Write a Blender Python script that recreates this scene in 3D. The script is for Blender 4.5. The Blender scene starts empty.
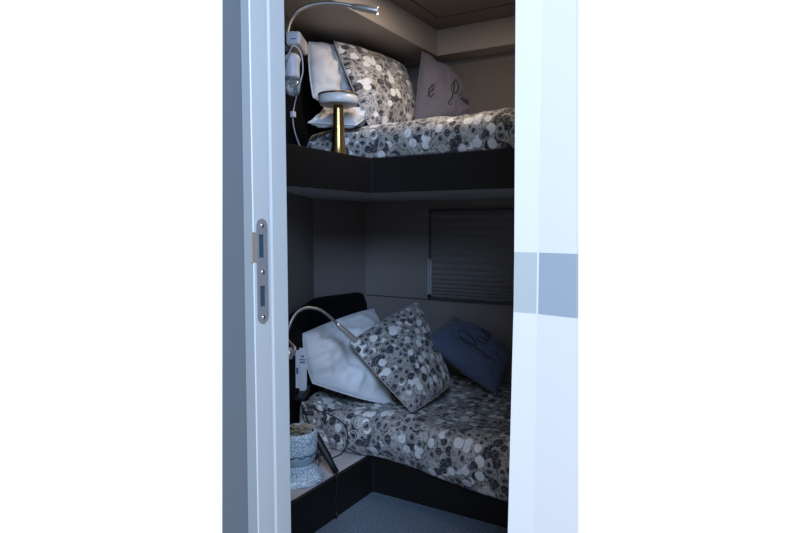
import bpy, bmesh, math, random
from mathutils import Vector, Matrix, noise
random.seed(7)
C = bpy.context.scene.collection
S = bpy.context.scene
PI = math.pi

# ------------------------------------------------------------------ materials
def newmat(name):
    m = bpy.data.materials.new(name); m.use_nodes = True
    nt = m.node_tree
    return m, nt, nt.nodes['Principled BSDF']

def mat(name, col, rough=0.6, metal=0.0, bump=0.0, bscale=40.0, var=0.0, sheen=0.0, spec=0.5, trans=0.0, coat=0.0):
    m, nt, b = newmat(name)
    b.inputs['Base Color'].default_value = (*col, 1)
    b.inputs['Roughness'].default_value = rough
    b.inputs['Metallic'].default_value = metal
    b.inputs['Specular IOR Level'].default_value = spec
    b.inputs['Sheen Weight'].default_value = sheen
    b.inputs['Transmission Weight'].default_value = trans
    b.inputs['Coat Weight'].default_value = coat
    if bump or var:
        tc = nt.nodes.new('ShaderNodeTexCoord')
        n = nt.nodes.new('ShaderNodeTexNoise'); n.inputs['Scale'].default_value = bscale
        n.inputs['Detail'].default_value = 4
        nt.links.new(tc.outputs['Object'], n.inputs['Vector'])
        if bump:
            bp = nt.nodes.new('ShaderNodeBump'); bp.inputs['Strength'].default_value = bump
            bp.inputs['Distance'].default_value = 0.004
            nt.links.new(n.outputs['Fac'], bp.inputs['Height'])
            nt.links.new(bp.outputs['Normal'], b.inputs['Normal'])
        if var:
            mx = nt.nodes.new('ShaderNodeMix'); mx.data_type = 'RGBA'
            mx.inputs[6].default_value = (*[c*(1-var) for c in col], 1)
            mx.inputs[7].default_value = (*[min(1, c*(1+var)) for c in col], 1)
            nt.links.new(n.outputs['Fac'], mx.inputs[0])
            nt.links.new(mx.outputs[2], b.inputs['Base Color'])
    return m

def circle_fabric(name, ground=(.43,.395,.355), ground2=(.15,.14,.13)):
    """printed cotton: scattered white discs, charcoal discs and sketchy rings on taupe"""
    m, nt, b = newmat(name)
    L = nt.links.new
    def math_(op, a, c=None, d=None, clamp=False):
        n = nt.nodes.new('ShaderNodeMath'); n.operation = op; n.use_clamp = clamp
        for i, v in enumerate((a, c, d)):
            if v is None: continue
            if hasattr(v, 'links'): L(v, n.inputs[i])
            else: n.inputs[i].default_value = v
        return n.outputs[0]
    def mix(f, a, c):
        n = nt.nodes.new('ShaderNodeMix'); n.data_type = 'RGBA'
        L(f, n.inputs[0])
        for i, v in ((6, a), (7, c)):
            if hasattr(v, 'links'): L(v, n.inputs[i])
            else: n.inputs[i].default_value = (*v, 1)
        return n.outputs[2]
    uv = nt.nodes.new('ShaderNodeUVMap'); uv.uv_map = 'UVMap'
    n1 = nt.nodes.new('ShaderNodeTexNoise'); n1.noise_dimensions = '2D'
    n1.inputs['Scale'].default_value = 95; n1.inputs['Detail'].default_value = 5; n1.inputs['Roughness'].default_value = .7
    L(uv.outputs[0], n1.inputs['Vector'])
    n2 = nt.nodes.new('ShaderNodeTexNoise'); n2.noise_dimensions = '2D'
    n2.inputs['Scale'].default_value = 260; n2.inputs['Detail'].default_value = 3
    L(uv.outputs[0], n2.inputs['Vector'])
    scr = math_('GREATER_THAN', n1.outputs['Fac'], .53)
    col = mix(scr, ground, ground2)
    layers = [(19.5, (.11, .37), 0), (21.5, (1.73, .91), 1), (18.5, (4.31, 2.77), 2), (19., (7.9, 5.3), 3)]
    for sc, off, k in layers:
        mp = nt.nodes.new('ShaderNodeMapping'); mp.inputs['Location'].default_value = (*off, 0)
        mp.inputs['Scale'].default_value = (sc, sc, 1); mp.inputs['Rotation'].default_value = (0, 0, .5*k)
        L(uv.outputs[0], mp.inputs['Vector'])
        v = nt.nodes.new('ShaderNodeTexVoronoi'); v.voronoi_dimensions = '2D'
        v.inputs['Scale'].default_value = 1; v.inputs['Randomness'].default_value = .62
        L(mp.outputs[0], v.inputs['Vector'])
        sp = nt.nodes.new('ShaderNodeSeparateColor'); L(v.outputs['Color'], sp.inputs[0])
        R, G, B = sp.outputs
        wob = math_('MULTIPLY_ADD', n1.outputs['Fac'], .10, -.05)
        d = math_('ADD', v.outputs['Distance'], wob)
        rad = math_('MULTIPLY_ADD', G, .10, .27)
        inside = math_('LESS_THAN', d, rad)
        dr = math_('ABSOLUTE', math_('SUBTRACT', d, math_('ADD', rad, -.012)))
        ring = math_('LESS_THAN', dr, .030)
        ring2 = math_('LESS_THAN', math_('ABSOLUTE', math_('SUBTRACT', d, math_('MULTIPLY', rad, .62))), .02)
        dark = mix(scr, (.035, .036, .042), (.16, .155, .155))
        light = mix(math_('MULTIPLY', math_('GREATER_THAN', n1.outputs['Fac'], .60), .35), (.82, .81, .79), (.32, .31, .30))
        # kinds: white disc, charcoal disc with pale rim, open ring, nothing
        if k in (1, 3):
            is_w = math_('LESS_THAN', B, .25); is_d = math_('GREATER_THAN', B, .52)
        else:
            is_w = math_('LESS_THAN', B, .07); is_d = math_('GREATER_THAN', B, .38)
        is_r = math_('GREATER_THAN', R, .35)
        col = mix(math_('MULTIPLY', inside, is_d), col, dark)
        rg = math_('MULTIPLY', math_('MULTIPLY', math_('MAXIMUM', ring, ring2), is_r), .9)
        col = mix(rg, col, (.60, .58, .55))
        col = mix(math_('MULTIPLY', inside, is_w), col, light)
    L(col, b.inputs['Base Color'])
    b.inputs['Roughness'].default_value = .85; b.inputs['Specular IOR Level'].default_value = .25
    b.inputs['Sheen Weight'].default_value = .15
    bp = nt.nodes.new('ShaderNodeBump'); bp.inputs['Strength'].default_value = .25; bp.inputs['Distance'].default_value = .002
    L(n2.outputs['Fac'], bp.inputs['Height']); L(bp.outputs['Normal'], b.inputs['Normal'])
    return m

def crackle(name, base, line, scale):
    m, nt, b = newmat(name); L = nt.links.new
    tc = nt.nodes.new('ShaderNodeTexCoord')
    v = nt.nodes.new('ShaderNodeTexVoronoi'); v.feature = 'DISTANCE_TO_EDGE'; v.inputs['Scale'].default_value = scale
    L(tc.outputs['Object'], v.inputs['Vector'])
    r = nt.nodes.new('ShaderNodeValToRGB'); r.color_ramp.elements[0].position = .03; r.color_ramp.elements[1].position = .10
    r.color_ramp.elements[0].color = (*line, 1); r.color_ramp.elements[1].color = (*base, 1)
    L(v.outputs['Distance'], r.inputs[0]); L(r.outputs[0], b.inputs['Base Color'])
    b.inputs['Roughness'].default_value = .35
    return m

M = {}
M['fabric'] = circle_fabric('printed_circle_cotton')
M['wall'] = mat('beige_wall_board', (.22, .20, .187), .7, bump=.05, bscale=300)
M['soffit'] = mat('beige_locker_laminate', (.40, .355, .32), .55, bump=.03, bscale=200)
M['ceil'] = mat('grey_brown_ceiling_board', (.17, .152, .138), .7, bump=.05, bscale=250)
M['under'] = mat('pale_bunk_underside', (.5, .48, .46), .7)
M['post'] = mat('black_corner_profile', (.014, .013, .013), .85, spec=.1)
M['groove'] = mat('dark_seam', (.05, .045, .042), .8)
M['carpet'] = None
M['black'] = mat('black_laminate', (.0125, .0105, .0095), .5, bump=.04, bscale=300, spec=.25)
M['velvet'] = mat('black_headboard_fabric', (.007, .007, .008), .95, bump=.3, bscale=200, spec=.08)
M['shelf'] = mat('pale_beige_shelf_board', (.62, .57, .55), .5, var=.06, bscale=20)
M['jamb'] = mat('painted_white_jamb', (.42, .435, .43), .45, var=.02, bscale=8)
M['casing'] = mat('grey_blue_casing_paint', (.165, .195, .215), .5, var=.03, bscale=8)
M['leftwall'] = mat('shaded_blue_wallcovering', (.068, .085, .102), .75, bump=.15, bscale=400, var=.06)  # grey-blue wallcovering, its colour darkened to include the shadow on this wall
M['doorwhite'] = mat('glossy_white_door', (.48, .473, .455), .35, var=.012, bscale=3, coat=.2)
M['band1'] = mat('silver_grey_band_edge', (.29, .315, .31), .4, var=.03, bscale=30)
M['band2'] = mat('blue_grey_band_face', (.205, .245, .28), .35, var=.03, bscale=20)
M['steel'] = mat('brushed_steel', (.25, .245, .255), .5, metal=.35, bump=.05, bscale=200)
M['lip'] = mat('tan_plastic', (.22, .19, .155), .6)
M['teal'] = mat('dark_teal_recess', (.022, .055, .075), .5)
M['screw'] = mat('bright_screw', (.7, .7, .72), .25, metal=1)
M['nickel'] = mat('satin_nickel', (.80, .76, .71), .38, metal=.8)
M['neck'] = mat('dark_nickel_ribbed_neck', (.50, .48, .45), .4, metal=.85)
M['brass'] = mat('brushed_brass', (.58, .40, .14), .27, metal=1, bump=.03, bscale=120)
M['opal'] = mat('opal_white_shade', (.72, .70, .66), .35, spec=.5)
M['whitecot'] = mat('white_cotton', (.80, .80, .80), .85, bump=.12, bscale=500, sheen=.1, spec=.2)
M['satin'] = mat('pale_blue_satin', (.50, .60, .76), .42, bump=.05, bscale=200, sheen=.2)
M['greycush'] = mat('lilac_grey_linen', (.125, .123, .155), .9, bump=.2, bscale=600, sheen=.15, spec=.2)
M['bluecush'] = mat('slate_blue_linen', (.085, .108, .17), .9, bump=.2, bscale=600, sheen=.15, spec=.2)
M['ink'] = mat('black_ink', (.012, .012, .016), .8)
M['whiteplas'] = mat('white_plastic', (.80, .80, .84), .35)
M['blueprint'] = mat('blue_print', (.12, .2, .55), .5)
M['clear'] = mat('clear_plastic', (.72, .76, .78), .12, trans=.75)
M['greyplas'] = mat('grey_plastic', (.2, .21, .22), .4)
M['blackrub'] = mat('black_rubber', (.010, .010, .012), .5)
M['crack'] = crackle('crackle_glaze_ceramic', (.78, .87, .92), (.27, .42, .52), 85)
M['plainblue'] = mat('pale_blue_glaze', (.42, .54, .63), .35, bump=.1, bscale=90)
M['tealpaint'] = mat('teal_blue_paint', (.05, .17, .26), .4)
M['blind'] = mat('charcoal_pleated_blind', (.19, .18, .175), .8, bump=.1, bscale=300)
M['frame'] = mat('dark_window_frame', (.05, .05, .055), .5)
M['greyhandle'] = mat('pale_grey_handle', (.42, .44, .48), .4)
M['leafbeige'] = mat('dried_petals', (.48, .42, .30), .8, var=.5, bscale=60)
M['greycloth'] = mat('taupe_cloth', (.27, .25, .245), .9, var=.35, bscale=30, bump=.4)

def carpet():
    m, nt, b = newmat('blue_grey_carpet'); L = nt.links.new
    tc = nt.nodes.new('ShaderNodeTexCoord')
    n = nt.nodes.new('ShaderNodeTexNoise'); n.inputs['Scale'].default_value = 160; n.inputs['Detail'].default_value = 6
    n.inputs['Roughness'].default_value = .8
    L(tc.outputs['Object'], n.inputs['Vector'])
    r = nt.nodes.new('ShaderNodeValToRGB')
    r.color_ramp.elements[0].position = .38; r.color_ramp.elements[0].color = (.075, .10, .13, 1)
    r.color_ramp.elements[1].position = .64; r.color_ramp.elements[1].color = (.27, .33, .40, 1)
    L(n.outputs['Fac'], r.inputs[0]); L(r.outputs[0], b.inputs['Base Color'])
    b.inputs['Roughness'].default_value = .95; b.inputs['Specular IOR Level'].default_value = .1
    bp = nt.nodes.new('ShaderNodeBump'); bp.inputs['Strength'].default_value = .8; bp.inputs['Distance'].default_value = .006
    L(n.outputs['Fac'], bp.inputs['Height']); L(bp.outputs['Normal'], b.inputs['Normal'])
    return m
M['carpet'] = carpet()

# ------------------------------------------------------------------ mesh helpers
def link(name, me, m, parent=None, smooth=False):
    o = bpy.data.objects.new(name, me); C.objects.link(o)
    if m is not None: me.materials.append(m)
    if smooth:
        for p in me.polygons: p.use_smooth = True
    if parent: o.parent = parent
    return o

def from_bm(name, bm, m, parent=None, smooth=False, bevel=0):
    bmesh.ops.recalc_face_normals(bm, faces=bm.faces)
    me = bpy.data.meshes.new(name); bm.to_mesh(me); bm.free()
    o = link(name, me, m, parent, smooth)
    if bevel:
        b = o.modifiers.new('bevel', 'BEVEL'); b.width = bevel; b.segments = 3; b.limit_method = 'ANGLE'; b.angle_limit = .7
    return o

def empty(name, loc=(0, 0, 0)):
    o = bpy.data.objects.new(name, None); C.objects.link(o); o.location = loc; o.empty_display_size = .05
    return o

def tag(o, label=None, cat=None, group=None, kind=None):
    if label: o['label'] = label
    if cat: o['category'] = cat
    if group: o['group'] = group
    if kind: o['kind'] = kind
    return o

def add_box(bm, lo, hi, mtx=None):
    vs = [bm.verts.new((x, y, z)) for z in (lo[2], hi[2]) for x, y in ((lo[0], lo[1]), (hi[0], lo[1]), (hi[0], hi[1]), (lo[0], hi[1]))]
    for f in ((3,2,1,0), (4,5,6,7), (0,1,5,4), (1,2,6,5), (2,3,7,6), (3,0,4,7)): bm.faces.new([vs[i] for i in f])
    if mtx is not None:
        for v in vs: v.co = mtx @ v.co
    return vs

def add_prism(bm, pts, z0, z1, mtx=None):
    a = [bm.verts.new((x, y, z0)) for x, y in pts]; b = [bm.verts.new((x, y, z1)) for x, y in pts]
    n = len(pts)
    bm.faces.new(a[::-1]); bm.faces.new(b)
    for i in range(n): bm.faces.new((a[i], a[(i+1) % n], b[(i+1) % n], b[i]))
    if mtx is not None:
        for v in a+b: v.co = mtx @ v.co
    return a+b

def add_lathe(bm, prof, seg=32, mtx=None, mod=None):
    rings = []
    for r, z in prof:
        ring = []
        for i in range(seg):
            a = 2*PI*i/seg
            rr, zz = (r, z) if mod is None else mod(r, z, a)
            co = Vector((rr*math.cos(a), rr*math.sin(a), zz))
            ring.append(bm.verts.new(mtx @ co if mtx is not None else co))
        rings.append(ring)
    for k in range(len(rings)-1):
        for i in range(seg):
            bm.faces.new((rings[k][i], rings[k][(i+1) % seg], rings[k+1][(i+1) % seg], rings[k+1][i]))
    if prof[0][0] > 1e-5: bm.faces.new(rings[0][::-1])
    if prof[-1][0] > 1e-5: bm.faces.new(rings[-1])
    bmesh.ops.remove_doubles(bm, verts=bm.verts, dist=1e-6)

def smooth_path(pts, n=8):
    P = [Vector(p) for p in pts]; out = []
    for i in range(len(P)-1):
        p0 = P[i-1] if i else P[0]*2-P[1]; p1 = P[i]; p2 = P[i+1]; p3 = P[i+2] if i+2 < len(P) else P[-1]*2-P[-2]
        for k in range(n):
            t = k/n
            out.append(.5*((2*p1)+(-p0+p2)*t+(2*p0-5*p1+4*p2-p3)*t*t+(-p0+3*p1-3*p2+p3)*t**3))
    out.append(P[-1]); return out

def add_tube(bm, pts, rad, seg=10, cap=True):
    rings = []; up = Vector((0, 0, 1))
    n = len(pts); prev = None
    for i, p in enumerate(pts):
        t = (pts[min(i+1, n-1)]-pts[max(i-1, 0)]).normalized()
        if prev is None:
            a = t.cross(up)
            if a.length < 1e-3: a = t.cross(Vector((1, 0, 0)))
            a.normalize()
        else:
            a = prev-t*prev.dot(t); a.normalize()
        prev = a; b = t.cross(a)
        r = rad(i/(n-1)) if callable(rad) else rad
        rings.append([bm.verts.new(p+a*math.cos(2*PI*k/seg)*r+b*math.sin(2*PI*k/seg)*r) for k in range(seg)])
    for k in range(n-1):
        for i in range(seg): bm.faces.new((rings[k][i], rings[k][(i+1) % seg], rings[k+1][(i+1) % seg], rings[k+1][i]))
    if cap: bm.faces.new(rings[0][::-1]); bm.faces.new(rings[-1])

def tube(name, pts, rad, m, parent=None, n=8, seg=10, smooth=True):
    bm = bmesh.new(); add_tube(bm, smooth_path(pts, n) if n > 1 else [Vector(p) for p in pts], rad, seg)
    return from_bm(name, bm, m, parent, smooth)

def box(name, lo, hi, m, parent=None, bevel=0, mtx=None):
    bm = bmesh.new(); add_box(bm, lo, hi, mtx); return from_bm(name, bm, m, parent, bevel=bevel)

def prism(name, pts, z0, z1, m, parent=None, bevel=0):
    bm = bmesh.new(); add_prism(bm, pts, z0, z1); return from_bm(name, bm, m, parent, bevel=bevel)

def wall_poly(name, pts, z0, z1, th, m):
    """vertical wall along a polyline, thickened to the left-hand side of its direction"""
    P = [Vector(p) for p in pts]; out = []
    for i, p in enumerate(P):
        ns = []
        if i: d = (P[i]-P[i-1]).normalized(); ns.append(Vector((-d.y, d.x)))
        if i < len(P)-1: d = (P[i+1]-P[i]).normalized(); ns.append(Vector((-d.y, d.x)))
        nn = sum(ns, Vector((0, 0))).normalized(); nn = nn/max(.5, nn.dot(ns[0]))
        out.append(p+nn*th)
    bm = bmesh.new()
    for i in range(len(P)-1):
        add_prism(bm, [P[i], P[i+1], out[i+1], out[i]], z0, z1)
    return from_bm(name, bm, m)

# ------------------------------------------------------------------ room shell
CEIL = 2.135
def wx(Y): return -.57 if Y > .32 else -.57+(.32-Y)*.5337       # the left side: straight, then canted
def W(Y, off, Z): return Vector((wx(Y)+.882*off, Y+.471*off, Z))
RW = lambda Y: .60+(.8-Y)*.255                                    # the wall at the foot of the bunks

floor_pts = [(-.57, .8), (-.57, .32), (0, -.748), (.60, -1.325), (.66, -1.34), (.66, -1.9), (1.6, -2.4), (1.9, -1.6), (1.14, -1.29), (RW(-1.2), -1.2), (.60, .8)]
fl = prism('floor', floor_pts, -.05, 0, M['carpet']); tag(fl, kind='structure')
ceil_pts = [(-.57, .8), (-.57, .32), (0, -.748), (.605, -1.32), (1.09, -1.295), (RW(-1.25), -1.25), (.60, .8)]
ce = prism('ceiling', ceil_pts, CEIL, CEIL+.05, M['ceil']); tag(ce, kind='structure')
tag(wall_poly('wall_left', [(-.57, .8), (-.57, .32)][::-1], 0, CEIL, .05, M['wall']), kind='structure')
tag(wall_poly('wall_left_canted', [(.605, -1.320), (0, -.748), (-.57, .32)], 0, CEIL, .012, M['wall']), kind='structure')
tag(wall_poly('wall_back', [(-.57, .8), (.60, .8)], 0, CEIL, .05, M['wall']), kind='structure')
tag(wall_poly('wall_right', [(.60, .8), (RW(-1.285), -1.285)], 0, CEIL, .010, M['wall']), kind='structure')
# seam low on the back wall
tag(box('trim_1', (-.568, .795, .735), (-.149, .8, .739), M['groove']), kind='structure')
# overhead locker boxes: along the left wall and along the back wall
so = prism('trim_2', [(-.57, .8), (-.57, .32), (wx(-.35), -.35), (-.049, -.35), (-.049, .684), (RW(.684), .684), (.60, .8)], 2.005, CEIL, M['soffit'], bevel=.003)
tag(so, kind='structure')
# ceiling panel seam
bm = bmesh.new()
add_box(bm, (.033, .528, CEIL-.002), (.69, .534, CEIL)); add_box(bm, (.033, -.5, CEIL-.002), (.039, .534, CEIL))
tag(from_bm('trim_3', bm, M['groove']), kind='structure')

# ---- partition with the door jamb on the left of the opening
def slanted(name, a0, a1, b0, b1, yf, yb, m, z0=0., z1=CEIL):
    """upright board whose left end runs from x=a0 (bottom) to a1 (top) and right end b0..b1"""
    bm = bmesh.new()
    v = [bm.verts.new(c) for c in ((a0, yf, z0), (b0, yf, z0), (b0, yb, z0), (a0, yb, z0), (a1, yf, z1), (b1, yf, z1), (b1, yb, z1), (a1, yb, z1))]
    for f in ((3,2,1,0), (4,5,6,7), (0,1,5,4), (1,2,6,5), (2,3,7,6), (3,0,4,7)): bm.faces.new([v[i] for i in f])
    return from_bm(name, bm, m)
# cut ends measured: x=.563 at z=.569, x=.591 at z=1.493
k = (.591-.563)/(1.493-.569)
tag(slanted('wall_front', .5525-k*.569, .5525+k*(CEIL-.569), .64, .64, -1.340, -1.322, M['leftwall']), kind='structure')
k2 = .005
tag(slanted('trim_4', .6265-k2*.582, .6265+k2*(CEIL-.582), .6482, .6482, -1.3480, -1.330, M['casing']), kind='structure')
# jamb: reveal with two shallow steps
jam = [(.6484, -1.3478), (.6500, -1.3460), (.6500, -1.3115), (.6475, -1.3100), (.6475, -1.3040), (.6515, -1.3025), (.6515, -1.2660), (.6490, -1.2640), (.60, -1.2640), (.60, -1.326), (.6484, -1.326)]
tag(prism('trim_5', jam, 0, CEIL, M['jamb']), kind='structure')

# ---- strike plate on the reveal
sp = empty('strike_plate', (.650, -1.329, 1.067))
tag(sp, 'long steel strike plate with two latch openings screwed to the white door jamb', 'strike plate')
def plate_mesh():
    bm = bmesh.new(); w = .0128; h = .0885
    out = []
    for i in range(13): a = PI*i/12; out.append((math.cos(a)*w, h-w+math.sin(a)*w))
    for i in range(13): a = PI+PI*i/12; out.append((math.cos(a)*w, -h+w+math.sin(a)*w))
    outer = [bm.verts.new((0, y, z)) for y, z in out]
    holes = [(-.0075, .0045, .023, .0620), (-.0065, .0060, -.060, -.0250)]
    es = [bm.edges.new((outer[i], outer[(i+1) % len(outer)])) for i in range(len(outer))]
    for y0, y1, z0, z1 in holes:
        hv = [bm.verts.new((0, y, z)) for y, z in ((y0, z0), (y1, z0), (y1, z1), (y0, z1))]
        es += [bm.edges.new((hv[i], hv[(i+1) % 4])) for i in range(4)]
    bmesh.ops.triangle_fill(bm, use_beauty=True, edges=es)
    r = bmesh.ops.extrude_face_region(bm, geom=bm.faces[:])
    for v in [g for g in r['geom'] if isinstance(g, bmesh.types.BMVert)]: v.co.x += .0022
    return bm, holes
bm, holes = plate_mesh(); from_bm('plate', bm, M['steel'], sp)
for y0, y1, z0, z1 in holes: box('latch_opening', (.0001, y0-.0005, z0-.0005), (.0006, y1+.0005, z1+.0005), M['teal'], sp)
box('lip', (-.001, -.0235, .0165), (.0016, -.0105, .0660), M['lip'], sp, bevel=.0007)
for z in (.0775, -.001, -.0785):
    bm = bmesh.new(); add_lathe(bm, [(0, .0022), (.0035, .0026), (.0042, .0034), (.002, .0038), (0, .0036)], 14, Matrix.Translation((0, 0, z)) @ Matrix.Rotation(PI/2, 4, 'Y'))
    from_bm('screw', bm, M['screw'], sp, True)

# ---- white door at the right of the opening, with its grey band
kd = (1.0820-1.0775)/(1.441-.712); kc = (1.1585-1.172)/(1.426-.739)
def dl(z):
    if z < 1.02: return 1.0719+.0128*z*.9+.0
    return 1.0848 if z < 1.11 else 1.0848-(z-1.11)*.0085
SE = 1.118
dn = math.radians(11.5)
def face_y(x): return -1.30 if x <= SE else -1.30-(x-SE)*math.tan(dn)
# where the leaf is cut off at the side of the picture
def cut(z): return 1.1787-.0219*(z-.746)
def door_piece(name, x0, x1, z0, z1, proud, m, parent, thick=.010):
    bm = bmesh.new()
    vs = []
    for z in (z0, z1):
        a = x0(z); b = x1(z)
        vs += [bm.verts.new(c) for c in ((a, face_y(a+1e-4)-proud, z), (b, face_y(b)-proud, z), (b, face_y(b)+thick, z), (a, face_y(a+1e-4)+thick, z))]
    for f in ((3,2,1,0), (4,5,6,7), (0,1,5,4), (1,2,6,5), (2,3,7,6), (3,0,4,7)): bm.faces.new([vs[i] for i in f])
    return from_bm(name, bm, m, parent)
door = empty('door_1'); tag(door, kind='structure')
for z0, z1 in ((0, 1.0262), (1.1085, CEIL)):
    door_piece('edge_panel', dl, lambda z: SE, z0, z1, 0, M['doorwhite'], door)
    door_piece('door_panel', lambda z: SE, cut, z0, z1, 0, M['doorwhite'], door)
door_piece('band_edge', dl, lambda z: SE-.0012, 1.0262, 1.1085, 0, M['band1'], door)
door_piece('band', lambda z: SE+.0012, cut, 1.0262, 1.1085, 0, M['band2'], door)
box('seam_strip', (SE-.0012, -1.3003, 1.0240), (SE+.0012, -1.29, 1.1090), M['doorwhite'], door)

# ---- window with pleated blind on the back wall
win = empty('window_1', (0, .8, .739)); tag(win, kind='structure')
win.location = (0, 0, 0)
x0, x1, z0, z1 = -.146, .585, .739, 1.232
box('window_frame', (x0, .785, z0), (x0+.012, .80, z1), M['frame'], win)
bm = bmesh.new(); add_box(bm, (x0, .780, z1-.012), (x1, .80, z1)); add_box(bm, (x0, .780, z0), (x1, .80, z0+.012)); from_bm('window_frame', bm, M['frame'], win)
bm = bmesh.new(); zz = z1-.012; rows = []; j = 0
while zz > z0+.014:
    t = (z1-zz)/(z1-z0); step = .0205 if t < .5 else max(.0085, .0205-(t-.5)*.030)
    rows.append((.783 if j % 2 else .794, zz)); zz -= step; j += 1
rows.append((.79, z0+.012))
a = [bm.verts.new((x0+.012, y, z)) for y, z in rows]; b = [bm.verts.new((x1, y, z)) for y, z in rows]
a2 = [bm.verts.new((x0+.012, y+.002, z)) for y, z in rows]; b2 = [bm.verts.new((x1, y+.002, z)) for y, z in rows]
for i in range(len(rows)-1):
    bm.faces.new((a[i], b[i], b[i+1], a[i+1])); bm.faces.new((a2[i], a2[i+1], b2[i+1], b2[i]))
from_bm('pleated_blind', bm, M['blind'], win)
box('blind_handle', (x0+.001, .770, .768), (x0+.0075, .785, .962), M['greyhandle'], win, bevel=.0015)
box('blind_handle', (x0+.0115, .776, .768), (x0+.018, .785, .955), M['greyhandle'], win, bevel=.0015)
box('handle_foot', (x0, .772, .742), (x0+.014, .785, .766), M['blackrub'], win)

# ------------------------------------------------------------------ bunk carcasses
def carcass(name, zb, zt, board_bottom, label, shelf_drop=.0, mslab=None, mshelf=None):
    r = empty(name, (0, 0, zb)); tag(r, label, 'bunk')
    zs = zt-zb
    XR0 = RW(0)-.004
    # boards: front of the bed (along X) and side of the bedside shelf (along -Y), meeting in a rounded inner corner
    bm = bmesh.new(); add_box(bm, (.012, 0, 0), (XR0, .018, zs)); from_bm('front_board', bm, M['black'], r, bevel=.002)
    bm = bmesh.new(); add_box(bm, (-.018, -.700, 0), (0, -.012, zs)); from_bm('side_board', bm, M['black'], r, bevel=.002)
    bm = bmesh.new()
    arc = [(.012-.012*math.sin(a*PI/2/6), -.012*math.cos(a*PI/2/6)) for a in range(7)]
    arc = [(.012, 0)] + [(.012-.012*math.sin(a*PI/12), -.012+.012*math.cos(a*PI/12)) for a in range(1, 7)]
    add_prism(bm, arc+[(-.018, -.012), (-.018, .018), (.012, .018)], 0, zs); from_bm('corner_post', bm, M['post'], r)
    # slab under the mattress and the bedside shelf
    pts = [(-.562, .792), (-.562, .323), (wx(-.009)+.006, -.009), (-.018, -.009), (-.018, .018), (XR0, .018), (.594, .792)]
    bm = bmesh.new()
    if board_bottom: add_prism(bm, pts, 0, .02)
    else: add_prism(bm, pts, zs-.04, zs-.02)
    from_bm('bed_slab', bm, mslab, r)
    sh = [(wx(-.01)+.006, -.01), (wx(-.66)+.006, -.66), (-.018, -.66), (-.018, -.01)]
    bm = bmesh.new(); add_prism(bm, sh, zs-.02-shelf_drop, zs-shelf_drop); from_bm('shelf_top', bm, mshelf, r)
    if board_bottom:
        bm = bmesh.new(); add_prism(bm, sh, 0, .015); from_bm('shelf_underside', bm, mslab, r)
    return r
carcass('bunk_base', 1.279, 1.42, True, 'upper built-in bunk with black front boards and a bedside shelf at its corner', .018, M['under'], M['black'])
carcass('bunk_base', 0.0, .163, False, 'lower built-in bunk with black base boards on the carpet and a pale bedside shelf', .003, M['black'], M['shelf'])

# mattresses (mostly hidden under the bedding)
def mattress(zb, zt, label):
    bm = bmesh.new()
    add_prism(bm, [(-.505, .775), (-.505, .36), (wx(.03)+.07, .03), (RW(.03)-.03, .03), (.57, .775)], zb, zt)
    tag(from_bm('mattress', bm, M['whitecot'], bevel=.02), label, 'mattress')
mattress(1.3995, 1.50, 'mattress under the patterned duvet of the upper bunk')
mattress(.1435, .265, 'mattress under the patterned duvet of the lower bunk')

# ------------------------------------------------------------------ headboards
def headboard(zb, zt, name, label):
    path = [(W(-.47, .008, 0)), W(-.2, .008, 0), W(.1, .008, 0), W(.26, .008, 0), Vector((-.557, .37, 0)), Vector((-.560, .45, 0)), Vector((-.561, .60, 0)), Vector((-.561, .735, 0))]
    path = smooth_path(path, 5)
    n = len(path); bm = bmesh.new(); prev = None; T = .042
    L = [0]
    for i in range(1, n): L.append(L[-1]+(path[i]-path[i-1]).length)
    for i in range(n):
        t = (path[min(i+1, n-1)]-path[max(i-1, 0)]).normalized(); nn = Vector((t.y, -t.x, 0))
        s = L[-1]-L[i]; rr = .05
        top = zt-.015*(1-min(1, s/.5)) - (rr-math.sqrt(max(0, rr*rr-max(0, rr-s)**2)))
        ring = []
        cs = [(0, zb), (0, top-.008), (.008, top), (T*.6, top), (T-.006, top-.006), (T, top-.02), (T, zb+.01), (T-.006, zb)]
        for d, z in cs: q = path[i]+nn*d; ring.append(bm.verts.new((q.x, q.y, z)))
        if prev:
            for j in range(len(ring)): bm.faces.new((prev[j], prev[(j+1) % 8], ring[(j+1) % 8], ring[j]))
        else: bm.faces.new(ring[::-1])
        prev = ring
    bm.faces.new(prev)
    tag(from_bm(name, bm, M['velvet'], smooth=False), label, 'headboard')
headboard(1.402, 1.872, 'headboard', 'black padded headboard of the upper bunk behind white pillow and adapter')
headboard(.160, .777, 'headboard', 'black padded headboard of the lower bunk with rounded top corner')

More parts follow.
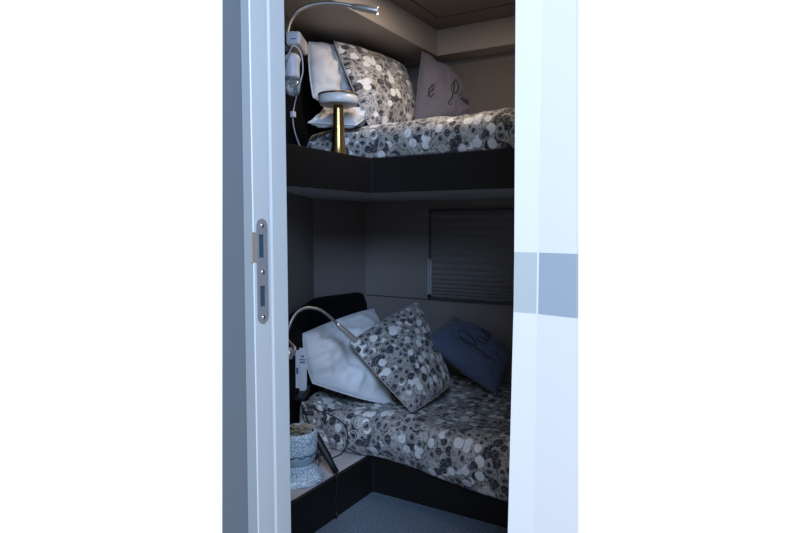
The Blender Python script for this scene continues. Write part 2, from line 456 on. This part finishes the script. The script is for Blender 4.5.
# ------------------------------------------------------------------ duvets
def sstep(a, b, x):
    t = max(0, min(1, (x-a)/(b-a))); return t*t*(3-2*t)
def duvet(name, top, bot, label, seed, hfun, yout=.035, puff=.012):
    NX, NT = 150, 96
    R = .075
    LT = .74; arc = PI/2*R
    bm = bmesh.new(); uvl = bm.loops.layers.uv.new('UVMap'); grid = []
    for i in range(NX+1):
        row = []
        u = i/NX
        xf = wx(0)+.052+(RW(0)-.02-wx(0)-.052)*u
        b_ = bot(xf)
        drop = max(.01, top-R-b_)
        tot = LT+arc+drop
        for j in range(NT+1):
            s = tot*j/NT
            if s < LT: y = .775-s*(.775-(-yout+R))/LT; z = top; nrm = Vector((0, 0, 1))
            elif s < LT+arc:
                a = (s-LT)/R; y = -yout+R-math.sin(a)*R; z = top-R+math.cos(a)*R; nrm = Vector((0, -math.sin(a), math.cos(a)))
            else: y = -yout; z = top-R-(s-LT-arc); nrm = Vector((0, -1, 0))
            yy = max(y, -.0)
            xl = (wx(yy)+.052) if yy < .32 else -.518
            if .2 < yy < .44: xl = -.518+.0+max(0, (.32-yy))*.5337
            xr = RW(yy)-.02
            x = xl+(xr-xl)*u
            p = Vector((x, y, z))
            q = Vector((x*4+seed, s*4, seed*.7))
            d = noise.noise(q)*.014+noise.noise(q*2.7)*.010+(1-abs(noise.noise(Vector((x*7+seed, s*3.2, 1.3)))))*.010-.008
            d += noise.noise(Vector((x*16, s*9, seed)))*.004
            hem = sstep(0, .05, tot-s)
            p += nrm*(d*min(1, .35+hem)+puff*math.sin(min(1, max(0, (s-LT+.1)/(arc+drop+.1)))*PI))
            if s > LT+arc: p.y += (1-hem)*.018
            p = hfun(p, s, LT, arc, tot, x)
            # rounded ends
            e = min(u, 1-u)*(xr-xl)
            if e < .035: p.z -= (1-math.sqrt(max(0, 1-(1-e/.035)**2)))*.03
            row.append((bm.verts.new(p), (x, s)))
        grid.append(row)
    for i in range(NX):
        for j in range(NT):
            q = (grid[i][j], grid[i][j+1], grid[i+1][j+1], grid[i+1][j])
            f = bm.faces.new([v[0] for v in q])
            for lp, v in zip(f.loops, q): lp[uvl].uv = v[1]
    me = bpy.data.meshes.new(name); bm.to_mesh(me); bm.free()
    o = link(name, me, M['fabric'], None, True)
    so_ = o.modifiers.new('thickness', 'SOLIDIFY'); so_.thickness = .012; so_.offset = -1
    return tag(o, label, 'duvet')
def low_h(p, s, LT, arc, tot, x):
    # bunches up towards the head at the open corner; sags over the boards to the right
    b = sstep(-.18, -.36, p.x)*sstep(.25, .0, p.y)
    p.z += b*.055*(.4+.6*math.sin(p.x*60+p.y*20)*.5+.3)
    if s > LT: p.y -= sstep(0, .6, p.x)*.028+sstep(.02, -.06, p.x)*.022
    return p
duvet('duvet', .335, lambda x: .1665-.042*sstep(.02, .7, x), 'grey and white circle patterned duvet on the lower bunk, hem over the base board', 3.1, low_h)
def up_h(p, s, LT, arc, tot, x):
    f = sstep(-.02, -.36, p.x)
    p.z -= f*.014*sstep(.35, .05, p.y)
    return p
duvet('duvet', 1.566, lambda x: 1.424, 'grey and white circle patterned duvet on the upper bunk', 8.4, up_h, yout=.0, puff=.006)

# ------------------------------------------------------------------ pillows and cushions
def make_surf(TL, TR, BR, BL, thick, seed, pinch=.06, wr=.012, crease=None, back=1.0, bend=0.0, pw=.42):
    TL, TR, BR, BL = map(Vector, (TL, TR, BR, BL))
    n = ((TR-TL)+(BR-BL)).cross((TL-BL)+(TR-BR)).normalized()
    w = ((TR-TL).length+(BR-BL).length)/2; h = ((TL-BL).length+(TR-BR).length)/2
    def surf(a, b, side):
        aa = a*(1-pinch*(1-b*b)*abs(a)); bb = b*(1-pinch*(1-a*a)*abs(b))
        u = (aa+1)/2; v = (bb+1)/2
        p = (BL*(1-u)+BR*u)*(1-v)+(TL*(1-u)+TR*u)*v
        prof = (max(0, 1-a*a)*max(0, 1-b*b))**pw
        q = Vector((a*1.3+seed, b*1.3, seed*1.7+side*.4))
        ww = noise.noise(q*1.1)*wr*1.4+(.5-abs(noise.noise(q*2.1)))*wr*1.1+noise.noise(q*4.5)*wr*.35
        # radiating corner creases
        rr = min(1, prof*1.8)
        d = thick*prof+ww*rr
        if crease: d += crease(a, b)*rr
        ben = bend*(a*a+b*b-1)
        return p+n*(side*(d if side > 0 else d*back)+ben)
    return surf, n, w, h
def pillow(name, corners, thick, seed, m, label, cat, parent=None, N=44, **kw):
    surf, n, w, h = make_surf(*corners, thick, seed, **kw)
    bm = bmesh.new(); uvl = bm.loops.layers.uv.new('UVMap'); cache = {}
    def vert(i, j, side):
        a = -1+2*i/N; b = -1+2*j/N
        a = math.sin(a*PI/2)*.5+a*.5; b = math.sin(b*PI/2)*.5+b*.5
        edge = i in (0, N) or j in (0, N)
        kk = (i, j, 0 if edge else side)
        if kk not in cache: cache[kk] = bm.verts.new(surf(a, b, side))
        return cache[kk], (a*w/2+seed, b*h/2+seed*.3)
    for side in (1, -1):
        for i in range(N):
            for j in range(N):
                q = [vert(i, j, side), vert(i+1, j, side), vert(i+1, j+1, side), vert(i, j+1, side)]
                if side < 0: q = q[::-1]
                f = bm.faces.new([v[0] for v in q])
                for lp, v in zip(f.loops, q): lp[uvl].uv = v[1]
    me = bpy.data.meshes.new(name); bm.to_mesh(me); bm.free()
    o = link(name, me, m, parent, True)
    # seam along the edge
    ed = []
    K = 24
    def e(t): return math.sin(t*PI/2)*.5+t*.5
    for t in range(K): ed.append(surf(e(-1+2*t/K), -1, 1))
    for t in range(K): ed.append(surf(1, e(-1+2*t/K), 1))
    for t in range(K): ed.append(surf(e(1-2*t/K), 1, 1))
    for t in range(K+1): ed.append(surf(-1, e(1-2*t/K), 1))
    bm = bmesh.new(); add_tube(bm, ed, .0028, 6, False)
    sm = from_bm('seam', bm, m, o, True)
    if label: tag(o, label, cat)
    return o, surf

# lower bunk
LW = [(-.276, -.120, .680), (-.378, .592, .692), (-.020, .192, .330), (-.230, -.115, .470)]
pillow('pillow', LW, .080, 2.2, M['whitecot'], 'white pillow leaning on the lower headboard under the gooseneck lamp', 'pillow', wr=.026, pinch=-.06, pw=.5, back=.3)
LP = [(-.148, .040, .628), (-.107, .582, .748), (.195, .373, .415), (.167, .045, .364)]
pillow('pillow', LP, .070, 5.4, M['fabric'], 'circle patterned pillow tilted over the white pillow on the lower bunk', 'pillow', wr=.012, pinch=-.03, pw=.5, back=.4)
LC = [(.044, .369, .607), (.055, .690, .672), (.383, .679, .524), (.380, .454, .365)]
lc, lsurf = pillow('cushion', LC, .075, 9.1, M['bluecush'], 'dark slate blue cushion with black script lettering on the lower bunk', 'cushion', wr=.014, pinch=.03, pw=.5)
# upper bunk
UW = [(-.307, -.022, 1.931), (-.354, .367, 1.990), (-.213, .242, 1.632), (-.251, -.067, 1.684)]
pillow('pillow', UW, .075, 3.3, M['whitecot'], 'white pillow upright against the upper headboard behind the brass lamp', 'pillow', wr=.024, pinch=-.07, pw=.5, back=.3)
UP = [(-.245, .075, 1.951), (-.208, .622, 1.965), (-.033, .465, 1.585), (-.045, .052, 1.560)]
pillow('pillow', UP, .075, 6.7, M['fabric'], 'circle patterned pillow standing against the white pillow on the upper bunk', 'pillow', wr=.014, pinch=-.03, pw=.5, back=.4)
UC = [(-.031, .493, 1.979), (.044, .735, 1.868), (.215, .554, 1.625), (.024, .323, 1.610)]
uc, usurf = pillow('cushion', UC, .075, 11.3, M['greycush'], 'lilac grey cushion with black script lettering on the upper bunk', 'cushion', wr=.014, pinch=-.02, pw=.5)
UF = [(-.238, -.120, 1.568), (-.200, .000, 1.650), (-.075, .119, 1.630), (-.070, -.010, 1.560)]
pillow('pillow', UF, .040, 13.3, M['whitecot'], 'thin white pillow lying flat below the upright white pillow on the upper bunk', 'pillow', wr=.02, pinch=.02)

# handwritten lettering on the cushions
def script(surf, strokes, parent, r=.0026):
    for st in strokes:
        bm = bmesh.new(); pts = [surf(a, b, 1) for a, b in [(p.x, p.y) for p in smooth_path([(x, y, 0) for x, y in st], 7)]]
        add_tube(bm, pts, lambda t: r*(.7+.5*math.sin(t*PI)), 6)
        from_bm('script_letter', bm, M['ink'], parent, True)
def P_a(ox, oy, s, rot=0):
    raw = [[(-.02, -.42), (-.10, -.50), (-.16, -.42), (-.06, -.28), (.03, .05), (.08, .40), (.0, .34), (-.06, .12), (-.08, .02)],
           [(.08, .40), (.18, .55), (.30, .40), (.26, .12), (.12, -.04), (.05, .0)],
           [(.48, .0), (.38, .04), (.32, -.12), (.38, -.26), (.48, -.16), (.52, .02), (.50, -.18), (.56, -.28), (.66, -.12), (.70, .06), (.70, -.16), (.78, -.24), (.86, -.05), (.92, .10), (.96, -.06), (.90, -.22), (.82, -.20)],
           [(.74, .20), (.745, .22)]]
    c, si = math.cos(rot), math.sin(rot)
    return [[(ox+(x*c-y*si)*s, oy+(x*si+y*c)*s) for x, y in st] for st in raw]
script(usurf, P_a(.02, -.26, .80) + [[(-.80, -.42), (-.72, -.30), (-.64, -.22), (-.70, -.14), (-.78, -.28), (-.70, -.42), (-.58, -.32)]], uc)
script(lsurf, P_a(-.30, -.02, .95, .0), lc)

# ------------------------------------------------------------------ gooseneck reading lamps
def gooseneck(path, head_from, head_to, mount, label, k=1.):
    r = empty('reading_lamp', mount); tag(r, label, 'reading lamp')
    o = Vector(mount); loc = lambda p: Vector(p)-o
    pts = smooth_path([loc(p) for p in path], 12)
    n = len(pts)
    bm = bmesh.new(); add_tube(bm, pts, lambda t: (.0076+.0005*math.sin(t*420))*k, 12); from_bm('gooseneck', bm, M['neck'], r, True)
    a, b = loc(head_from), loc(head_to); d = (b-a)
    q = d.to_track_quat('Z', 'Y').to_matrix().to_4x4(); L = d.length
    bm = bmesh.new(); add_lathe(bm, [(0, 0), (.0085, 0), (.0115, .006), (.0130, .02), (.0150, L*.5), (.0165, L-.002), (.0160, L), (.0145, L), (.0140, L-.012), (0, L-.012)], 24, Matrix.Translation(a) @ q @ Matrix.Diagonal((k, k, 1, 1)))
    h = from_bm('lamp_head', bm, M['nickel'], r, True)
    bm = bmesh.new(); add_lathe(bm, [(0, L-.011), (.0135, L-.011), (.0135, L-.006), (0, L-.004)], 20, Matrix.Translation(a) @ q @ Matrix.Diagonal((k, k, 1, 1)))
    from_bm('lens', bm, M['greyplas'], h, True)
    bm = bmesh.new(); nrm = Vector((.882, .471, 0)).to_track_quat('Z', 'Y').to_matrix().to_4x4()
    add_lathe(bm, [(0, -.02), (.022, -.02), (.024, -.004), (.022, 0), (.009, .004), (.007, .014), (0, .016)], 24, nrm)
    from_bm('wall_mount', bm, M['nickel'], r, True)
    return r
m1 = W(-.372, .070, 1.74)
gooseneck([m1, m1+Vector((.012, .006, .025)), (-.171, -.335, 1.818), (-.177, -.311, 1.873), (-.175, -.295, 1.915), (-.164, -.273, 1.952), (-.135, -.254, 1.975), (-.083, -.223, 1.988), (-.027, -.19, 1.987), (.013, -.167, 1.980), (.024, -.1605, 1.9765)],
          (.020, -.162, 1.978), (.111, -.122, 1.956), m1, 'nickel gooseneck reading lamp arching over the upper bunk pillows')
m2 = W(-.405, .070, .66)
gooseneck([m2, m2+Vector((.012, .006, .02)), (-.156, -.358, .713), (-.152, -.339, .772), (-.143, -.307, .810), (-.123, -.271, .822), (-.094, -.232, .810), (-.071, -.198, .779), (-.056, -.169, .747)],
          (-.058, -.172, .750), (-.013, -.102, .672), m2, 'nickel gooseneck reading lamp bent down over the lower white pillow', .78)

# ------------------------------------------------------------------ brass table lamp on the upper shelf
lamp = empty('table_lamp', (-.062, -.145, 1.402)); tag(lamp, 'brass stemmed table lamp with a white disc shade on the upper bedside shelf', 'table lamp')
bm = bmesh.new(); add_lathe(bm, [(0, 0), (.046, 0), (.047, .004), (.040, .010), (.036, .018), (.0315, .032), (.0268, .06), (.0235, .12), (.0198, .200), (.0192, .2147), (0, .215)], 40)
from_bm('stem', bm, M['brass'], lamp, True)
bm = bmesh.new(); add_lathe(bm, [(0, .2145), (.068, .2145), (.0745, .2175), (.0770, .224), (.0775, .250), (0, .250)], 48)
from_bm('lamp_shade', bm, M['opal'], lamp, True)
bm = bmesh.new(); add_lathe(bm, [(0, .2502), (.0795, .2502), (.0805, .253), (.0795, .2565), (.03, .259), (0, .260)], 48)
from_bm('top_rim', bm, M['brass'], lamp, False)

# ------------------------------------------------------------------ white gadgets at the upper headboard
NR = Vector((.882, .471, 0)); HD = Vector((.471, -.882, 0))
def frame_at(Y, off, Z):
    o = W(Y, off, Z); m = Matrix(((NR.x, HD.x, 0, o.x), (NR.y, HD.y, 0, o.y), (0, 0, 1, o.z), (0, 0, 0, 1)))
    return m
ad = empty('adapter'); ad.matrix_world = frame_at(-.25, .051, 1.842)
tag(ad, 'flat white plastic adapter with a small blue mark sticking out above the upper headboard', 'adapter')
box('adapter_body', (0, -.02, -.026), (.056, .130, .026), M['whiteplas'], ad, bevel=.011)
box('printed_mark', (.020, .1298, -.006), (.040, .1306, -.002), M['blueprint'], ad)
# device with clear cup
dv = empty('nebulizer'); dv.matrix_world = frame_at(-.41, .088, 1.662)
dv['label'] = 'small white and clear plastic cup device hanging below the white adapter'; dv['category'] = 'device'
dv.name = 'plastic_cup_device'
bm = bmesh.new(); add_lathe(bm, [(0, .108), (.016, .106), (.027, .098), (.031, .088), (.026, .070), (.0255, .030), (.027, .012), (.0, .012)], 28)
from_bm('white_housing', bm, M['whiteplas'], dv, True)
bm = bmesh.new(); add_lathe(bm, [(0, .012), (.0265, .012), (.0275, -.015), (.024, -.035), (.014, -.045), (0, -.046)], 28)
from_bm('clear_cup', bm, M['clear'], dv, True)
bm = bmesh.new(); add_lathe(bm, [(.028, .010), (.0292, .012), (.0292, .018), (.028, .020)], 28)
from_bm('grey_ring', bm, M['greyplas'], dv, True)
box('wall_clip', (-.036, -.008, .03), (-.02, .008, .055), M['whiteplas'], dv)
wc = [W(-.44, .075, 1.735), W(-.47, .105, 1.775), W(-.45, .128, 1.76), W(-.435, .132, 1.70), W(-.42, .11, 1.635), W(-.38, .085, 1.585), W(-.375, .078, 1.54), W(-.355, .082, 1.49), W(-.32, .094, 1.440), W(-.30, .105, 1.408), W(-.36, .115, 1.4045)]
cb = tube('charging_cable', [tuple(p) for p in wc], .0021, M['whiteplas']); tag(cb, 'thin white cable looping down from the white cup device to the upper shelf', 'cable')
o_ = W(-.378, .080, 1.556)
box('cable_plug', (o_.x-.008, o_.y-.009, 1.546), (o_.x+.008, o_.y+.009, 1.568), M['whiteplas'], cb, bevel=.003)

# ------------------------------------------------------------------ things on the lower bedside shelf
SH = .1605
vase = empty('ceramic_pot', (-.128, -.340, SH)); vase.scale = (1.13, 1.13, 1.13); tag(vase, 'pale blue crackle glazed ceramic pot with flared ruffled foot on the bedside shelf', 'pot')
def ruff(r, z, a):
    k = sstep(.058, .090, r)*sstep(.07, .0, z)
    return r*(1+.035*k*math.sin(a*9)), z+.003*k*math.sin(a*9+1)
bm = bmesh.new(); add_lathe(bm, [(0, 0), (.070, 0), (.093, .002), (.094, .006), (.081, .022), (.064, .040), (.050, .052), (.046, .058)], 72, None, ruff)
from_bm('ruffled_foot', bm, M['crack'], vase, True)
bm = bmesh.new(); add_lathe(bm, [(0, .050), (.038, .051), (.052, .058), (.061, .070), (.066, .086), (.067, .094), (0, .094)], 72)
from_bm('lower_bowl', bm, M['plainblue'], vase, True)
bm = bmesh.new(); add_lathe(bm, [(0, .093), (.0672, .093), (.0685, .105), (.0700, .130), (.0705, .150), (.069, .166), (.064, .172), (.060, .170), (.058, .155), (0, .150)], 72)
from_bm('upper_bowl', bm, M['crack'], vase, True)
bm = bmesh.new(); wavy = []
for i in range(97):
    a = 2*PI*i/96; wavy.append(Vector((.0690*math.cos(a), .0690*math.sin(a), .095+.0035*math.sin(a*12))))
add_tube(bm, wavy, .0018, 6, False); from_bm('wavy_line', bm, M['tealpaint'], vase, True)
bm = bmesh.new()
for i in range(70):
    a = random.uniform(0, 2*PI); r = .05*math.sqrt(random.random()); q = Matrix.Translation((r*math.cos(a), r*math.sin(a), .160+random.uniform(0, .02))) @ Matrix.Rotation(random.uniform(0, 6), 4, 'Z') @ Matrix.Rotation(random.uniform(-.9, .9), 4, 'X')
    vs = [bm.verts.new(q @ Vector(c)) for c in ((-.012, 0, 0), (-.004, .007, .003), (.006, .006, .001), (.013, 0, .004), (.005, -.007, .0), (-.005, -.006, .003))]
    bm.faces.new(vs)
po = from_bm('dried_petals', bm, M['leafbeige'], vase); po['kind'] = 'stuff'

# books / booklets standing at the headboard
led = None
def booklet(Y, off, w, t, z0, z1, name, label, marks):
    r = empty(name); r.matrix_world = frame_at(Y, off, z0); tag(r, label, 'booklet')
    box('cover', (0, -t/2, 0), (w, t/2, z1-z0), M['whiteplas'], r, bevel=.0015)
    for (a, b, c, d, mm) in marks: box('printed_mark', (a, t/2, b), (c, t/2+.0006, d), mm, r)
ms = [(.004, .118, .026, .124, M['tealpaint']), (.004, .129, .026, .134, M['tealpaint']), (.010, .142, .022, .150, M['greyplas'])]
booklet(-.215, .052, .030, .012, .455, .635, 'booklet', 'slim white booklet with teal printed stripes standing by the lower headboard', ms)
booklet(-.275, .052, .016, .012, .485, .640, 'booklet', 'narrow white booklet beside the door jamb, left of the striped one', [(.003, .06, .012, .085, M['tealpaint'])])
lg = empty('wall_ledge'); lg.matrix_world = frame_at(-.25, .051, .455); tag(lg, 'small black ledge on the lower headboard holding two white booklets', 'ledge')
box('ledge_plate', (0, -.07, -.012), (.040, .06, -.001), M['blackrub'], lg, bevel=.001)
box('ledge_lip', (.036, -.07, 0), (.040, .06, .018), M['blackrub'], lg, bevel=.001)

# crumpled cloth standing on the shelf behind the pot
bm = bmesh.new(); uvl = bm.loops.layers.uv.new('UVMap'); g = []
for i in range(61):
    row = []; u = i/60
    for j in range(31):
        v = j/30
        base = W(-.30, .08, 0).lerp(W(-.09, .115, 0), u)
        amp = .014+.018*v
        off = math.sin(u*34+v*4)*amp+noise.noise(Vector((u*5, v*3, 2)))*.02
        z = SH+.003+(.43-SH-.06*u)*(1-v)+.02*noise.noise(Vector((u*4, 0, 5)))*(1-v)
        p = base+NR*(off+v*.03); row.append((bm.verts.new((p.x, p.y, z)), (u*.35, v*.3)))
    g.append(row)
for i in range(60):
    for j in range(30):
        q = (g[i][j], g[i][j+1], g[i+1][j+1], g[i+1][j]); f = bm.faces.new([x[0] for x in q])
        for lp, x in zip(f.loops, q): lp[uvl].uv = x[1]
me = bpy.data.meshes.new('cloth'); bm.to_mesh(me); bm.free()
cl = link('folded_cloth', me, M['fabric'], None, True); cl.modifiers.new('t', 'SOLIDIFY').thickness = .004
tag(cl, 'grey patterned cloth crumpled and bunched up behind the ceramic pot', 'cloth')

# black wand with its cord
wd = empty('black_wand', (-.0, -.27, .19)); tag(wd, 'black cylindrical wand lying across the edge of the bedside shelf beside the pot', 'wand')
o = Vector((-.0, -.27, .19))
a = Vector((-.092, -.285, .335)); b = Vector((.014, -.276, .188))
L = (b-a).length; q = (b-a).to_track_quat('Z', 'Y').to_matrix().to_4x4()
bm = bmesh.new(); add_lathe(bm, [(0, 0), (.012, .001), (.0155, .006), (.0160, .02), (.0155, L*.6), (.0125, L*.75), (.0115, L), (0, L)], 20, Matrix.Translation(a-o) @ q)
from_bm('wand_body', bm, M['blackrub'], wd, True)
bm = bmesh.new(); c = a.lerp(b, .60); add_tube(bm, smooth_path([c-o, c-o+Vector((-.020, -.012, .006)), c-o+Vector((-.036, -.020, .004))], 5), .0048, 8); from_bm('hanger_loop', bm, M['blackrub'], wd, True)
bm = bmesh.new(); add_tube(bm, smooth_path([b-o, Vector((.018, -.279, .150))-o, Vector((.016, -.285, .09))-o, Vector((.016, -.282, .030))-o], 8), .0032, 8); from_bm('tail_cord', bm, M['blackrub'], wd, True)
bm = bmesh.new(); add_tube(bm, [Vector((.016, -.2822, .034))-o, Vector((.0165, -.2820, .012))-o], .0042, 10); from_bm('plug_tip', bm, M['blackrub'], wd, True)
c1 = tube('power_cord', [(-.372, -.190, .500), (-.290, -.205, .500), (-.237, -.225, .462), (-.165, -.262, .420), (-.115, -.285, .370), (-.086, -.285, .327)], .0030, M['blackrub'], wd)
c1.location = -o
c2 = tube('power_cord', [(-.160, -.245, .424), (-.100, -.240, .405), (-.030, -.240, .395), (.030, -.240, .365), (.048, -.250, .310), (.030, -.262, .265), (-.010, -.272, .240)], .0026, M['blackrub'])
tag(c2, 'thin black cord looping from the headboard round the black wand', 'cord')

# things of one kind that come more than once share a group
GR = {'pillow': 'pillows on the two bunks', 'cushion': 'lettered cushions on the two bunks', 'reading lamp': 'gooseneck reading lamps at the headboards',
      'bunk': 'two stacked built-in bunks', 'headboard': 'black headboards of the two bunks', 'duvet': 'circle patterned duvets', 'mattress': 'mattresses under the duvets', 'booklet': 'white booklets by the lower headboard'}
for ob in C.objects:
    if ob.get('category') in GR: ob['group'] = GR[ob['category']]

# ------------------------------------------------------------------ camera
cam = bpy.data.cameras.new('camera'); co = bpy.data.objects.new('camera', cam); C.objects.link(co)
th = math.radians(30.6); p = math.atan(41.5/592)
v = Vector((-math.sin(th)*math.cos(p), math.cos(th)*math.cos(p), -math.sin(p)))
r = Vector((math.cos(th), math.sin(th), 0)); u = r.cross(v)
co.matrix_world = Matrix(((r.x, u.x, -v.x, 1.36), (r.y, u.y, -v.y, -2.07), (r.z, u.z, -v.z, 1.145), (0, 0, 0, 1)))
cam.sensor_width = 36; cam.lens = 36*592/800; cam.clip_start = .02
S.camera = co

# ------------------------------------------------------------------ light: overcast daylight from outside, a warm roof lamp inside
w = bpy.data.worlds.new('World'); S.world = w; w.use_nodes = True
bg = w.node_tree.nodes['Background']; bg.inputs[0].default_value = (1.0, 1.05, 1.14, 1); bg.inputs[1].default_value = 1.0
def area(name, loc, rot, sx, sy, power, col):
    l = bpy.data.lights.new(name, 'AREA'); l.shape = 'RECTANGLE'; l.size = sx; l.size_y = sy; l.energy = power; l.color = col
    o = bpy.data.objects.new(name, l); C.objects.link(o); o.location = loc; o.rotation_euler = rot
    return o
area('roof_lamp', (.30, .02, CEIL-.012), (0, 0, 0), .16, .16, 3.5, (1, .80, .62))
sky = area('skylight_behind', (2.1, -3.0, 2.4), (0, 0, 0), .8, .8, 96, (.52, .77, 1.22))
sky.rotation_euler = (Vector((0, .1, .8))-Vector((2.1, -3.0, 2.4))).to_track_quat('-Z', 'Y').to_euler()

S.view_settings.view_transform = 'Standard'; S.view_settings.look = 'None'
S.view_settings.exposure = 0; S.view_settings.gamma = 1; S.view_settings.use_curve_mapping = False
